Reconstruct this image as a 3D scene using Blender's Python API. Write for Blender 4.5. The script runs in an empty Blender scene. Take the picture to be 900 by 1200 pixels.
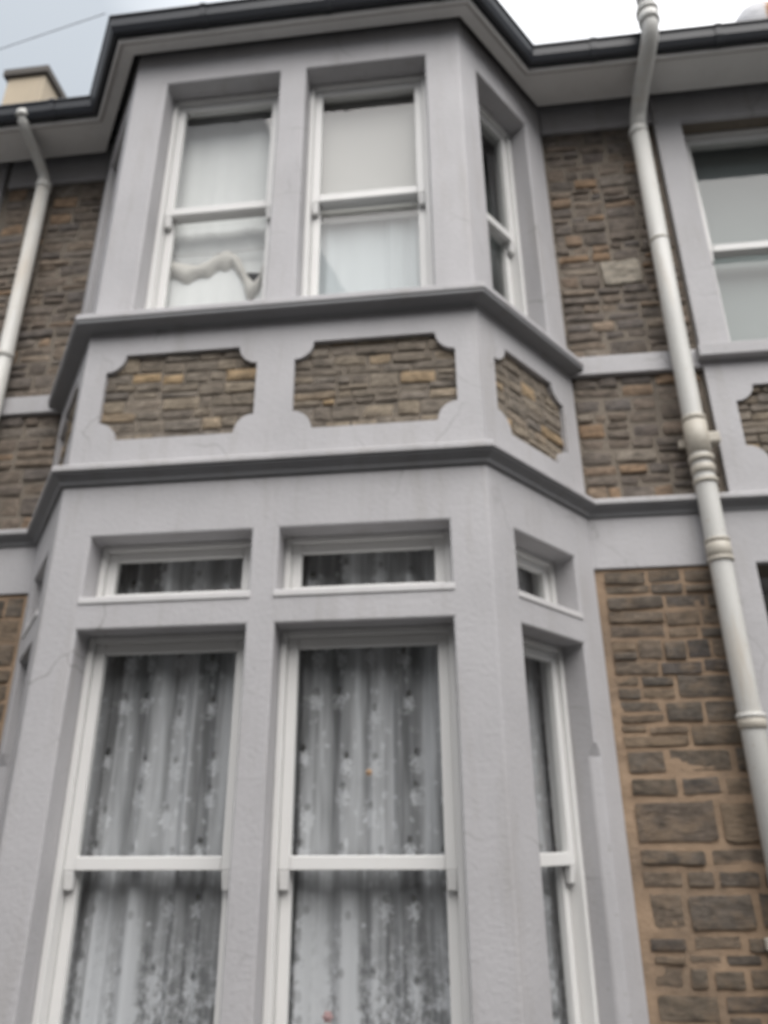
import bpy, bmesh, math, random
from mathutils import Vector, Matrix
from mathutils.geometry import tessellate_polygon
random.seed(11)
S = bpy.context.scene
COL = S.collection
rad = math.radians

# ------------------------------------------------------------------ camera
cam_d = bpy.data.cameras.new('camera')
cam = bpy.data.objects.new('camera', cam_d)
COL.objects.link(cam)
S.camera = cam
PITCH, YAW, ROLL = rad(23.245), rad(-6.469), rad(-0.38)
fwd = Vector((math.sin(YAW)*math.cos(PITCH), math.cos(YAW)*math.cos(PITCH), math.sin(PITCH)))
rgt = Vector((math.cos(YAW), -math.sin(YAW), 0))
upv = rgt.cross(fwd)
cr, sr = math.cos(ROLL), math.sin(ROLL)
rgt, upv = cr*rgt + sr*upv, -sr*rgt + cr*upv
m = Matrix((rgt, upv, -fwd)).transposed().to_4x4()
m.translation = Vector((0.928, -3.214, 1.65))
cam.matrix_world = m
cam_d.sensor_fit = 'VERTICAL'
cam_d.sensor_height = 36.0
cam_d.lens = 882.5/1200*36
cam_d.clip_start = 0.05
cam_d.clip_end = 500
cam_d.dof.use_dof = True            # the photograph is out of focus: the lens is focused too near
cam_d.dof.focus_distance = 0.62
cam_d.dof.aperture_fstop = 6.0

# ------------------------------------------------------------------ sky and sun
SUN_EL, SUN_AZ = rad(52), rad(150)   # azimuth clockwise from +Y
W = bpy.data.worlds.new('World')
S.world = W
W.use_nodes = True
nt = W.node_tree
nt.nodes.clear()
def N(tree, typ, **kw):
    n = tree.nodes.new(typ)
    for k, v in kw.items():
        if k in n.inputs.keys():
            n.inputs[k].default_value = v
        else:
            setattr(n, k, v)
    return n
out = N(nt, 'ShaderNodeOutputWorld')
bg = N(nt, 'ShaderNodeBackground', Strength=0.085)
sky = N(nt, 'ShaderNodeTexSky', sky_type='NISHITA', sun_disc=False, sun_elevation=SUN_EL, sun_rotation=SUN_AZ)
tc = N(nt, 'ShaderNodeTexCoord')
mp = N(nt, 'ShaderNodeMapping')
mp.inputs['Location'].default_value = (9.249, 9.486, 8.924)
nz = N(nt, 'ShaderNodeTexNoise', Scale=1.5, Detail=4.0, Roughness=0.5)
cr_ = N(nt, 'ShaderNodeValToRGB')
cr_.color_ramp.elements[0].position = 0.34
cr_.color_ramp.elements[0].color = (3.4, 3.65, 3.9, 1)
cr_.color_ramp.elements[1].position = 0.62
cr_.color_ramp.elements[1].color = (10.5, 10.5, 10.6, 1)
mx = N(nt, 'ShaderNodeMix', data_type='RGBA')
mx.inputs[0].default_value = 0.9
nt.links.new(tc.outputs['Generated'], mp.inputs['Vector'])
nt.links.new(mp.outputs[0], nz.inputs['Vector'])
nt.links.new(nz.outputs['Fac'], cr_.inputs['Fac'])
nt.links.new(sky.outputs[0], mx.inputs[6])
nt.links.new(cr_.outputs[0], mx.inputs[7])
sepz = N(nt, 'ShaderNodeSeparateXYZ')
nt.links.new(tc.outputs['Generated'], sepz.inputs[0])
cie = N(nt, 'ShaderNodeMapRange')
for k_, v_ in (('From Min', 0.0), ('From Max', 1.0), ('To Min', 0.35), ('To Max', 1.3)):
    cie.inputs[k_].default_value = v_
nt.links.new(sepz.outputs[2], cie.inputs['Value'])
mul = N(nt, 'ShaderNodeVectorMath', operation='SCALE')
nt.links.new(mx.outputs[2], mul.inputs[0])
nt.links.new(cie.outputs[0], mul.inputs['Scale'])
nt.links.new(mul.outputs[0], bg.inputs['Color'])
nt.links.new(bg.outputs[0], out.inputs[0])
sl = bpy.data.lights.new('sun', 'SUN')
sl.energy = 1.5
sl.angle = rad(60)
sl.color = (1.0, 0.96, 0.92)
so = bpy.data.objects.new('sun', sl)
COL.objects.link(so)
sd = Vector((math.sin(SUN_AZ)*math.cos(SUN_EL), math.cos(SUN_AZ)*math.cos(SUN_EL), math.sin(SUN_EL)))
so.rotation_euler = sd.to_track_quat('Z', 'Y').to_euler()
so.location = sd*30
S.view_settings.view_transform = 'Standard'
S.view_settings.look = 'None'
S.view_settings.exposure = 1.10
S.view_settings.gamma = 1.0
S.view_settings.use_curve_mapping = False
S.cycles.use_denoising = True
S.cycles.max_bounces = 8
S.cycles.diffuse_bounces = 2
S.cycles.transparent_max_bounces = 12

# ------------------------------------------------------------------ materials
def new_mat(name):
    mt = bpy.data.materials.new(name)
    mt.use_nodes = True
    t = mt.node_tree
    return mt, t, t.nodes['Principled BSDF'], t.nodes['Material Output']
def mixc(t, fac, a, b, blend='MIX'):
    n = t.nodes.new('ShaderNodeMix')
    n.data_type = 'RGBA'
    n.blend_type = blend
    for sock, v in ((n.inputs[0], fac), (n.inputs[6], a), (n.inputs[7], b)):
        if hasattr(v, 'is_output'):
            t.links.new(v, sock)
        else:
            sock.default_value = v if not isinstance(v, tuple) else (*v, 1)
    return n.outputs[2]
def ramp(t, src, stops, interp='LINEAR'):
    n = t.nodes.new('ShaderNodeValToRGB')
    e = n.color_ramp.elements
    n.color_ramp.interpolation = interp
    while len(e) < len(stops):
        e.new(0.5)
    for el, (p, c) in zip(e, stops):
        el.position = p
        el.color = (*c, 1) if isinstance(c, tuple) else (c, c, c, 1)
    t.links.new(src, n.inputs[0])
    return n.outputs[0]
def pos_noise(t, scale, detail=4, rough=0.55, stretch=(1, 1, 1), coord='pos', offset=None):
    if coord == 'pos':
        g = t.nodes.new('ShaderNodeNewGeometry').outputs['Position']
    else:
        g = t.nodes.new('ShaderNodeTexCoord').outputs['Object']
    mpn = t.nodes.new('ShaderNodeMapping')
    mpn.inputs['Scale'].default_value = stretch
    t.links.new(g, mpn.inputs[0])
    if offset is not None:
        t.links.new(offset, mpn.inputs['Location'])
    n = t.nodes.new('ShaderNodeTexNoise')
    n.inputs['Scale'].default_value = scale
    n.inputs['Detail'].default_value = detail
    n.inputs['Roughness'].default_value = rough
    t.links.new(mpn.outputs[0], n.inputs['Vector'])
    return n.outputs['Fac']
def bump(t, b, h, strength, dist=0.01):
    n = t.nodes.new('ShaderNodeBump')
    n.inputs['Strength'].default_value = strength
    n.inputs['Distance'].default_value = dist
    t.links.new(h, n.inputs['Height'])
    t.links.new(n.outputs[0], b.inputs['Normal'])

def paint_mat(name, col, var=0.14, rough=0.6, grime=(0.30, 0.28, 0.26), gr=0.35, bs=0.25, wear=False):
    mt, t, b, o = new_mat(name)
    n1 = pos_noise(t, 2.2, 5, 0.6)
    c1 = mixc(t, n1, tuple(v*(1-var) for v in col), tuple(min(1, v*(1+var)) for v in col))
    st = pos_noise(t, 5.0, 6, 0.65, (1.6, 1.6, 0.22))
    f = ramp(t, st, [(0.52, 0.0), (0.78, gr)])
    c2 = mixc(t, f, c1, tuple(g*col[1]/0.42 for g in grime))
    sp = pos_noise(t, 34, 3, 0.6)
    f2 = ramp(t, sp, [(0.66, 0.0), (0.74, gr*0.9)])
    c3 = mixc(t, f2, c2, tuple(g*col[1]/0.5 for g in grime))
    if wear:
        pt_ = ramp(t, pos_noise(t, 1.1, 2, 0.4, (1, 1, 0.7)), [(0.50, 0.0), (0.53, 0.10)])
        c3 = mixc(t, pt_, c3, tuple(min(1, v*1.35) for v in col))
        g_ = t.nodes.new('ShaderNodeNewGeometry').outputs['Position']
        nzv_ = t.nodes.new('ShaderNodeTexNoise')
        nzv_.inputs['Scale'].default_value = 3.0
        t.links.new(g_, nzv_.inputs['Vector'])
        mv_ = t.nodes.new('ShaderNodeMix')
        mv_.data_type = 'VECTOR'
        mv_.inputs[0].default_value = 0.25
        t.links.new(g_, mv_.inputs[4])
        t.links.new(nzv_.outputs['Color'], mv_.inputs[5])
        vo_ = t.nodes.new('ShaderNodeTexVoronoi')
        vo_.feature = 'DISTANCE_TO_EDGE'
        vo_.inputs['Scale'].default_value = 1.7
        t.links.new(mv_.outputs[1], vo_.inputs['Vector'])
        ck_ = ramp(t, vo_.outputs['Distance'], [(0.0, 0.55), (0.006, 0.0)])
        mk_ = ramp(t, pos_noise(t, 1.7, 3, 0.5), [(0.5, 0.0), (0.6, 1.0)])
        cm_ = mixc(t, 1.0, ck_, mk_, 'MULTIPLY')
        c3 = mixc(t, cm_, c3, (0.14, 0.13, 0.12))
    t.links.new(c3, b.inputs['Base Color'])
    b.inputs['Roughness'].default_value = rough
    bump(t, b, pos_noise(t, 45, 5, 0.6), bs, 0.006)
    return mt
M = {}
M['paint'] = paint_mat('grey_masonry_paint', (0.445, 0.437, 0.447), 0.17, gr=0.55, bs=0.5, wear=True)
M['paint2'] = paint_mat('grey_masonry_paint_edges', (0.43, 0.422, 0.43), 0.25, gr=0.65, bs=0.35)
M['mould_shade'] = paint_mat('grey_paint_with_underside_shade', (0.22, 0.222, 0.23), gr=0.5, bs=0.35)  # grey paint darkened to carry the shade under the mouldings
M['ledge'] = paint_mat('pale_ledge_paint', (0.60, 0.59, 0.59), 0.1, 0.5, gr=0.3, bs=0.2)
M['white'] = paint_mat('white_gloss_paint', (0.75, 0.745, 0.73), 0.05, 0.35, gr=0.12, bs=0.06)
M['soffit'] = paint_mat('white_soffit_paint', (0.72, 0.71, 0.69), 0.1, 0.55, gr=0.3, bs=0.1)
M['fascia'] = paint_mat('dirty_fascia_paint', (0.42, 0.40, 0.38), 0.12, 0.55, gr=0.4, bs=0.1)
M['pipe'] = paint_mat('cream_pipe_paint', (0.62, 0.615, 0.585), 0.08, 0.45, grime=(0.30, 0.23, 0.15), gr=0.6, bs=0.15)
M['pipe_joint'] = paint_mat('stained_cream_pipe_paint', (0.50, 0.465, 0.40), 0.12, 0.5, grime=(0.24, 0.18, 0.12), gr=0.6, bs=0.15)
M['black'] = paint_mat('black_gutter_plastic', (0.018, 0.021, 0.028), 0.2, 0.42, grime=(0.06, 0.06, 0.055), gr=0.3, bs=0.05)
M['cream'] = paint_mat('cream_chimney_render', (0.50, 0.42, 0.31), 0.12, 0.8, gr=0.35, bs=0.4)
M['cap'] = paint_mat('dark_chimney_cap', (0.10, 0.09, 0.08), 0.2, 0.8, gr=0.3)
M['slate'] = paint_mat('slate', (0.075, 0.08, 0.09), 0.25, 0.55, gr=0.3)
M['lead'] = paint_mat('lead', (0.12, 0.125, 0.13), 0.15, 0.5, gr=0.3)
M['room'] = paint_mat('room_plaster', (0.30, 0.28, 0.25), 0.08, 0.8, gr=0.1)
M['carpet'] = paint_mat('carpet', (0.10, 0.08, 0.07), 0.15, 0.95, gr=0.1)
M['door'] = paint_mat('dark_door_paint', (0.04, 0.045, 0.06), 0.1, 0.35, gr=0.1)
M['brass'] = paint_mat('brass', (0.35, 0.25, 0.10), 0.1, 0.35, gr=0.2)
M['asphalt'] = paint_mat('asphalt', (0.05, 0.05, 0.052), 0.2, 0.85, gr=0.3, bs=0.6)
M['paving'] = paint_mat('paving', (0.05, 0.049, 0.048), 0.15, 0.85, gr=0.4, bs=0.4)
M['kerb'] = paint_mat('kerb', (0.28, 0.275, 0.265), 0.15, 0.85, gr=0.4, bs=0.4)
M['cable'] = paint_mat('cable', (0.16, 0.16, 0.17), 0.1, 0.6, gr=0.1)
M['render2'] = paint_mat('pebbledash_render', (0.30, 0.28, 0.25), 0.12, 0.85, gr=0.4, bs=0.8)
M['render3'] = paint_mat('dull_render', (0.15, 0.142, 0.13), 0.12, 0.85, gr=0.4, bs=0.8)
M['facing'] = paint_mat('opposite_stone_facing', (0.12, 0.10, 0.085), 0.3, 0.85, gr=0.5, bs=0.8)

def mortar_mat(name, c0, c1):
    mt, t, b, o = new_mat(name)
    n = pos_noise(t, 9, 6, 0.65)
    c = mixc(t, n, c0, c1)
    f = ramp(t, pos_noise(t, 3.0, 4, 0.6), [(0.5, 0.0), (0.75, 0.6)])
    c = mixc(t, f, c, (0.10, 0.085, 0.07))
    t.links.new(c, b.inputs['Base Color'])
    b.inputs['Roughness'].default_value = 0.92
    bump(t, b, pos_noise(t, 60, 6, 0.7), 0.8, 0.012)
    return mt
M['mortar_tan'] = mortar_mat('tan_mortar', (0.31, 0.215, 0.14), (0.42, 0.305, 0.21))
M['mortar_grey'] = mortar_mat('grey_brown_mortar', (0.19, 0.162, 0.132), (0.27, 0.23, 0.185))

def stone_mat(name, stops, dust, dfac, lo=0.52):
    mt, t, b, o = new_mat(name)
    oi = t.nodes.new('ShaderNodeObjectInfo')
    base = ramp(t, oi.outputs['Random'], stops)
    cmb = t.nodes.new('ShaderNodeCombineXYZ')
    mul = t.nodes.new('ShaderNodeMath')
    mul.operation = 'MULTIPLY'
    mul.inputs[1].default_value = 37.0
    t.links.new(oi.outputs['Random'], mul.inputs[0])
    for k in range(3):
        t.links.new(mul.outputs[0], cmb.inputs[k])
    n1 = pos_noise(t, 13, 6, 0.65, (1, 1, 2.2), offset=cmb.outputs[0])
    k1 = ramp(t, n1, [(0.30, 0.48), (0.70, 1.45)])
    c = mixc(t, 1.0, base, k1, 'MULTIPLY')
    n2 = pos_noise(t, 7, 5, 0.7, (1, 1, 1.6), offset=cmb.outputs[0])
    f = ramp(t, n2, [(lo, 0.0), (lo+0.2, dfac)])
    c = mixc(t, f, c, dust)
    t.links.new(c, b.inputs['Base Color'])
    b.inputs['Roughness'].default_value = 0.88
    bump(t, b, pos_noise(t, 22, 8, 0.75, (1, 1, 2.5), offset=cmb.outputs[0]), 1.0, 0.035)
    return mt
M['stone'] = stone_mat('brown_rubble_stone', [
    (0.0, (0.187, 0.161, 0.139)), (0.22, (0.266, 0.217, 0.174)), (0.4, (0.207, 0.183, 0.167)),
    (0.58, (0.321, 0.255, 0.196)), (0.72, (0.245, 0.213, 0.186)), (0.86, (0.422, 0.283, 0.177)), (0.93, (0.360, 0.313, 0.261)), (1.0, (0.213, 0.179, 0.160))],
    (0.24, 0.185, 0.135), 0.45)
M['stone_tan'] = stone_mat('grey_stone_smeared_with_tan_mortar', [
    (0.0, (0.138, 0.121, 0.103)), (0.18, (0.241, 0.190, 0.138)), (0.34, (0.161, 0.140, 0.121)), (0.5, (0.299, 0.224, 0.155)), (0.62, (0.184, 0.155, 0.127)), (0.76, (0.265, 0.201, 0.144)), (0.88, (0.132, 0.115, 0.103)), (1.0, (0.230, 0.190, 0.149))],
    (0.34, 0.25, 0.17), 0.8, 0.48)
M['stone_panel'] = stone_mat('weathered_panel_stone', [
    (0.0, (0.255, 0.217, 0.179)), (0.3, (0.340, 0.286, 0.224)), (0.5, (0.266, 0.235, 0.204)), (0.7, (0.399, 0.329, 0.246)), (0.85, (0.324, 0.278, 0.232)), (0.93, (0.568, 0.400, 0.223)), (1.0, (0.461, 0.399, 0.323))],
    (0.24, 0.205, 0.165), 0.4)
M['stone_pale'] = stone_mat('pale_stone', [(0.0, (0.486, 0.432, 0.358)), (1.0, (0.513, 0.459, 0.378))], (0.28, 0.24, 0.19), 0.4)

def glass_mat(name, tint=(0.955, 0.965, 0.96)):
    mt, t, b, o = new_mat(name)
    t.nodes.remove(b)
    tr = t.nodes.new('ShaderNodeBsdfTransparent')
    tr.inputs[0].default_value = (*tint, 1)
    gl = t.nodes.new('ShaderNodeBsdfGlossy')
    gl.inputs['Roughness'].default_value = 0.015
    fr = t.nodes.new('ShaderNodeFresnel')
    gm = t.nodes.new('ShaderNodeNewGeometry')
    ior = t.nodes.new('ShaderNodeMapRange')
    ior.inputs['To Min'].default_value = 1.52
    ior.inputs['To Max'].default_value = 1/1.52
    t.links.new(gm.outputs['Backfacing'], ior.inputs['Value'])
    t.links.new(ior.outputs[0], fr.inputs[0])
    mxs = t.nodes.new('ShaderNodeMixShader')
    bp = t.nodes.new('ShaderNodeBump')
    bp.inputs['Strength'].default_value = 0.12
    bp.inputs['Distance'].default_value = 0.004
    t.links.new(pos_noise(t, 4.5, 2, 0.4), bp.inputs['Height'])
    t.links.new(bp.outputs[0], gl.inputs['Normal'])
    t.links.new(fr.outputs[0], mxs.inputs[0])
    t.links.new(tr.outputs[0], mxs.inputs[1])
    t.links.new(gl.outputs[0], mxs.inputs[2])
    t.links.new(mxs.outputs[0], o.inputs[0])
    return mt
M['glass'] = glass_mat('window_glass')

def cloth_mat(name, col, trans=0.4):
    mt, t, b, o = new_mat(name)
    t.nodes.remove(b)
    df = t.nodes.new('ShaderNodeBsdfDiffuse')
    tl = t.nodes.new('ShaderNodeBsdfTranslucent')
    ms = t.nodes.new('ShaderNodeMixShader')
    ms.inputs[0].default_value = trans
    c = mixc(t, pos_noise(t, 6, 4, 0.6), tuple(v*0.92 for v in col), col)
    t.links.new(c, df.inputs[0])
    t.links.new(c, tl.inputs[0])
    t.links.new(df.outputs[0], ms.inputs[1])
    t.links.new(tl.outputs[0], ms.inputs[2])
    t.links.new(ms.outputs[0], o.inputs[0])
    return mt
M['blind'] = cloth_mat('off_white_blind_cloth', (0.60, 0.592, 0.57), 0.2)
M['net'] = cloth_mat('white_net_cloth', (0.90, 0.91, 0.90), 0.05)
M['blind_grey'] = cloth_mat('grey_green_blind_cloth', (0.36, 0.40, 0.395), 0.2)
M['net_blue'] = cloth_mat('blueish_net_cloth', (0.66, 0.71, 0.73), 0.12)
M['hem'] = cloth_mat('cream_gathered_hem', (0.70, 0.675, 0.63), 0.1)
M['peach'] = cloth_mat('peach_petal', (0.62, 0.42, 0.28), 0.1)
M['pink'] = cloth_mat('pink_petal', (0.50, 0.34, 0.34), 0.1)

def lace_mat(name):
    mt, t, b, o = new_mat(name)
    t.nodes.remove(b)
    oc = t.nodes.new('ShaderNodeTexCoord').outputs['Object']
    def vor(off, sc, rnd):
        sp_ = t.nodes.new('ShaderNodeSeparateXYZ')
        t.links.new(oc, sp_.inputs[0])
        cb_ = t.nodes.new('ShaderNodeCombineXYZ')
        t.links.new(sp_.outputs[0], cb_.inputs[0])
        t.links.new(sp_.outputs[2], cb_.inputs[1])
        mpn = t.nodes.new('ShaderNodeMapping')
        mpn.inputs['Location'].default_value = (0, off, 0)
        mpn.inputs['Scale'].default_value = (1.25, 0.9, 1)
        t.links.new(cb_.outputs[0], mpn.inputs[0])
        v = t.nodes.new('ShaderNodeTexVoronoi')
        v.voronoi_dimensions = '2D'
        v.inputs['Scale'].default_value = sc
        v.inputs['Randomness'].default_value = rnd
        t.links.new(mpn.outputs[0], v.inputs['Vector'])
        return v.outputs['Distance']
    def math_(op, a, c):
        n = t.nodes.new('ShaderNodeMath')
        n.operation = op
        n.use_clamp = True
        for k, v in enumerate((a, c)):
            if hasattr(v, 'is_output'):
                t.links.new(v, n.inputs[k])
            else:
                n.inputs[k].default_value = v
        return n.outputs[0]
    gath = ramp(t, pos_noise(t, 4, 4, 0.6, (2.2, 0.0, 0.13), 'obj'), [(0.38, 0.30), (0.62, 1.0)])
    wob = pos_noise(t, 60, 3, 0.6, (1, 0, 1), 'obj')
    fl = ramp(t, math_('ADD', vor(0, 5.2, 0.45), math_('MULTIPLY', math_('SUBTRACT', wob, 0.42), 0.9)), [(0.13, 0.6), (0.29, 0.0)])
    eye = ramp(t, vor(-0.042, 5.2, 0.45), [(0.05, 0.32), (0.11, 0.0)])
    sep = t.nodes.new('ShaderNodeSeparateXYZ')
    t.links.new(oc, sep.inputs[0])
    hz = ramp(t, math_('MULTIPLY', sep.outputs[2], 0.5), [(0.50, 1.0), (0.68, 0.0)])
    bor = ramp(t, pos_noise(t, 26, 5, 0.7, (1, 0, 0.8), 'obj'), [(0.46, 0.0), (0.60, 0.55)])
    sm_ = ramp(t, math_('ADD', vor(0.31, 13.0, 0.9), math_('MULTIPLY', math_('SUBTRACT', wob, 0.42), 0.9)), [(0.12, 0.5), (0.26, 0.0)])
    patch = ramp(t, pos_noise(t, 5, 3, 0.5, (1, 0, 1), 'obj'), [(0.45, 0.0), (0.62, 1.0)])
    a = math_('ADD', gath, fl)
    a = math_('ADD', a, math_('MULTIPLY', sm_, patch))
    a = math_('ADD', a, math_('MULTIPLY', bor, hz))
    a = math_('SUBTRACT', a, eye)
    df = t.nodes.new('ShaderNodeBsdfDiffuse')
    df.inputs[0].default_value = (0.82, 0.83, 0.86, 1)
    tl = t.nodes.new('ShaderNodeBsdfTranslucent')
    tl.inputs[0].default_value = (0.82, 0.83, 0.86, 1)
    ms = t.nodes.new('ShaderNodeMixShader')
    ms.inputs[0].default_value = 0.3
    t.links.new(df.outputs[0], ms.inputs[1])
    t.links.new(tl.outputs[0], ms.inputs[2])
    tr = t.nodes.new('ShaderNodeBsdfTransparent')
    fin = t.nodes.new('ShaderNodeMixShader')
    t.links.new(a, fin.inputs[0])
    t.links.new(tr.outputs[0], fin.inputs[1])
    t.links.new(ms.outputs[0], fin.inputs[2])
    t.links.new(fin.outputs[0], o.inputs[0])
    return mt
M['lace'] = lace_mat('white_lace_net')

def pot_mat():
    mt, t, b, o = new_mat('clay_pot_with_white_mortar')
    g = t.nodes.new('ShaderNodeTexCoord').outputs['Object']
    sp = t.nodes.new('ShaderNodeSeparateXYZ')
    t.links.new(g, sp.inputs[0])
    n = pos_noise(t, 14, 4, 0.6, (1, 1, 1), 'obj')
    ad = t.nodes.new('ShaderNodeMath')
    ad.operation = 'MULTIPLY_ADD'
    t.links.new(n, ad.inputs[0])
    ad.inputs[1].default_value = 0.22
    t.links.new(sp.outputs[0], ad.inputs[2])
    f = ramp(t, ad.outputs[0], [(0.10, 0.0), (0.13, 1.0)])
    c = mixc(t, f, (0.72, 0.72, 0.74), (0.42, 0.22, 0.10))
    t.links.new(c, b.inputs['Base Color'])
    b.inputs['Roughness'].default_value = 0.85
    bump(t, b, n, 0.8, 0.03)
    return mt
M['pot'] = pot_mat()

# ------------------------------------------------------------------ helpers
def link(name, me, mat, parent=None, bevel=0, seg=2, smooth=False):
    o = bpy.data.objects.new(name, me)
    COL.objects.link(o)
    if mat:
        me.materials.append(M[mat])
    if parent:
        o.parent = parent
    if smooth:
        for p in me.polygons:
            p.use_smooth = True
    if bevel:
        b = o.modifiers.new('bevel', 'BEVEL')
        b.width = bevel
        b.segments = seg
        b.limit_method = 'ANGLE'
        b.angle_limit = rad(35)
        b.harden_normals = False
    return o
class Frame:
    """a wall face: s runs along it, d goes inward, z is up"""
    def __init__(s, origin, e):
        s.o = Vector((origin[0], origin[1], 0))
        e = Vector((e[0], e[1], 0)).normalized()
        s.e = e
        s.n = Vector((-e.y, e.x, 0))
        s.ang = math.atan2(e.y, e.x)
    def p(s, a, d, z):
        return s.o + s.e*a + s.n*d + Vector((0, 0, z))
    def mat(s, a=0, d=0, z=0):
        mm = Matrix((s.e, s.n, Vector((0, 0, 1)))).transposed().to_4x4()
        mm.translation = s.p(a, d, z)
        return mm
class MB:
    def __init__(s):
        s.v = []
        s.f = []
    def hexa(s, pts):
        k = len(s.v)
        s.v += [tuple(p) for p in pts]
        for q in ((0, 1, 2, 3), (7, 6, 5, 4), (0, 4, 5, 1), (1, 5, 6, 2), (2, 6, 7, 3), (3, 7, 4, 0)):
            s.f.append(tuple(k+i for i in q))
        return s
    def box(s, fr, a0, a1, d0, d1, z0, z1):
        P_ = fr.p
        return s.hexa([P_(a0, d0, z0), P_(a0, d1, z0), P_(a1, d1, z0), P_(a1, d0, z0),
                       P_(a0, d0, z1), P_(a0, d1, z1), P_(a1, d1, z1), P_(a1, d0, z1)])
    def build(s, name, mat, parent=None, bevel=0, seg=2, smooth=False):
        me = bpy.data.meshes.new(name)
        me.from_pydata(s.v, [], s.f)
        bm = bmesh.new()
        bm.from_mesh(me)
        bmesh.ops.recalc_face_normals(bm, faces=bm.faces)
        bm.to_mesh(me)
        bm.free()
        return link(name, me, mat, parent, bevel, seg, smooth)
def tag(o, label=None, cat=None, group=None, kind=None):
    for k, v in (('label', label), ('category', cat), ('group', group), ('kind', kind)):
        if v:
            o[k] = v
    return o
def empty(name, label, cat, loc=(0, 0, 0), group=None):
    o = bpy.data.objects.new(name, None)
    COL.objects.link(o)
    o.location = loc
    o.empty_display_size = 0.3
    bpy.context.view_layer.update()
    return tag(o, label, cat, group)
def offset_path(pts, d):
    """polyline in plan offset outward (to the right-hand street side) by d, mitred"""
    out = []
    n = len(pts)
    for i in range(n):
        ds = []
        if i > 0:
            ds.append((Vector(pts[i])-Vector(pts[i-1])).normalized())
        if i < n-1:
            ds.append((Vector(pts[i+1])-Vector(pts[i])).normalized())
        ns = [Vector((v.y, -v.x)) for v in ds]
        if len(ns) == 1:
            mv = ns[0]
        else:
            mv = (ns[0]+ns[1])/(1+ns[0].dot(ns[1]))
        out.append(Vector(pts[i])+mv*d)
    return out
def sweep(name, path, prof, mat, parent, closed=True, bevel=0, cap=True):
    """profile of (outward, z) points swept along a plan polyline"""
    v, f = [], []
    np_ = len(path)
    rings = [offset_path(path, o_) for o_, z_ in prof]
    k = len(prof)
    for j in range(np_):
        for i, (o_, z_) in enumerate(prof):
            v.append((rings[i][j].x, rings[i][j].y, z_))
    for j in range(np_-1):
        for i in range(k if closed else k-1):
            i2 = (i+1) % k
            f.append((j*k+i, j*k+i2, (j+1)*k+i2, (j+1)*k+i))
    if cap and closed:
        f.append(tuple(range(k)))
        f.append(tuple((np_-1)*k+i for i in reversed(range(k))))
    mb = MB()
    mb.v, mb.f = v, f
    return mb.build(name, mat, parent, bevel)
def tube(name, pts, r, mat, parent=None, n=16, smooth=True):
    """tube through points; r a number or one radius per point"""
    pts = [Vector(p) for p in pts]
    rs = r if isinstance(r, (list, tuple)) else [r]*len(pts)
    v, f = [], []
    ref = None
    for i, p in enumerate(pts):
        a = (pts[i]-pts[i-1]) if i > 0 else (pts[1]-pts[0])
        b = (pts[i+1]-pts[i]) if i < len(pts)-1 else a
        if a.length < 1e-6:
            a = b
        if b.length < 1e-6:
            b = a
        tdir = (a.normalized()+b.normalized()).normalized()
        if ref is None:
            ref = Vector((1, 0, 0)) if abs(tdir.x) < 0.8 else Vector((0, 1, 0))
        u = (ref-tdir*ref.dot(tdir)).normalized()
        ref = u
        w = tdir.cross(u)
        for k in range(n):
            an = 2*math.pi*k/n
            v.append(tuple(p+(u*math.cos(an)+w*math.sin(an))*rs[i]))
    for i in range(len(pts)-1):
        for k in range(n):
            k2 = (k+1) % n
            f.append((i*n+k, i*n+k2, (i+1)*n+k2, (i+1)*n+k))
    f.append(tuple(reversed(range(n))))
    f.append(tuple((len(pts)-1)*n+k for k in range(n)))
    mb = MB()
    mb.v, mb.f = v, f
    o = mb.build(name, mat, parent)
    if smooth:
        for p in o.data.polygons:
            p.use_smooth = len(p.vertices) == 4
    return o
def ring(name, c, r, h, mat, parent, n=20, flare=0.0):
    return tube(name, [(c[0], c[1], c[2]-h/2), (c[0], c[1], c[2]-h/2+0.003), (c[0], c[1], c[2]+h/2-0.003), (c[0], c[1], c[2]+h/2)],
                [r-0.006, r, r+flare, r-0.006+flare], mat, parent, n, True)

# ------------------------------------------------------------------ plan of the facade
PW, CC, HW = 0.761, 0.573, 1.05        # bay depth, cant run, half width of the bay front
CL = math.hypot(PW, CC)
FRONT = Frame((-HW, 0), (1, 0))
RCANT = Frame((HW, 0), (CC, PW))
LCANT = Frame((-HW-CC, PW), (CC, -PW))
WALL = Frame((0, PW), (1, 0))
BAY = [(-HW-CC, PW), (-HW, 0), (HW, 0), (HW+CC, PW)]
XL0, XR0 = -2.42, 6.2                   # ends of the house

# ------------------------------------------------------------------ the ground
def sheet(name, x0, x1, y0, y1, z, mat, t=0.0):
    mb = MB()
    if t:
        mb.box(Frame((0, 0), (1, 0)), x0, x1, y0, y1, z-t, z)
    else:
        mb.v = [(x0, y0, z), (x1, y0, z), (x1, y1, z), (x0, y1, z)]
        mb.f = [(0, 1, 2, 3)]
    return tag(mb.build(name, mat, None), kind='structure')
sheet('ground', -250, 250, -250, 250, -0.30, 'asphalt')
sheet('road', -60, 60, -8.6, -3.9, -0.12, 'asphalt', 0.1)
for nm, y0, y1 in (('pavement', -3.75, 1.3), ('pavement_across_the_street', -10.6, -8.75)):
    sheet(nm, -60, 60, y0, y1, 0.0, 'paving', 0.25)
for nm, y0, y1 in (('kerb', -3.898, -3.752), ('kerb_across_the_street', -8.748, -8.602)):
    sheet(nm, -60, 60, y0, y1, 0.004, 'kerb', 0.25)

# ------------------------------------------------------------------ the house
house = empty('terrace_house', 'grey painted stone terrace house with two storey canted bay and sash windows', 'house')

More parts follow.
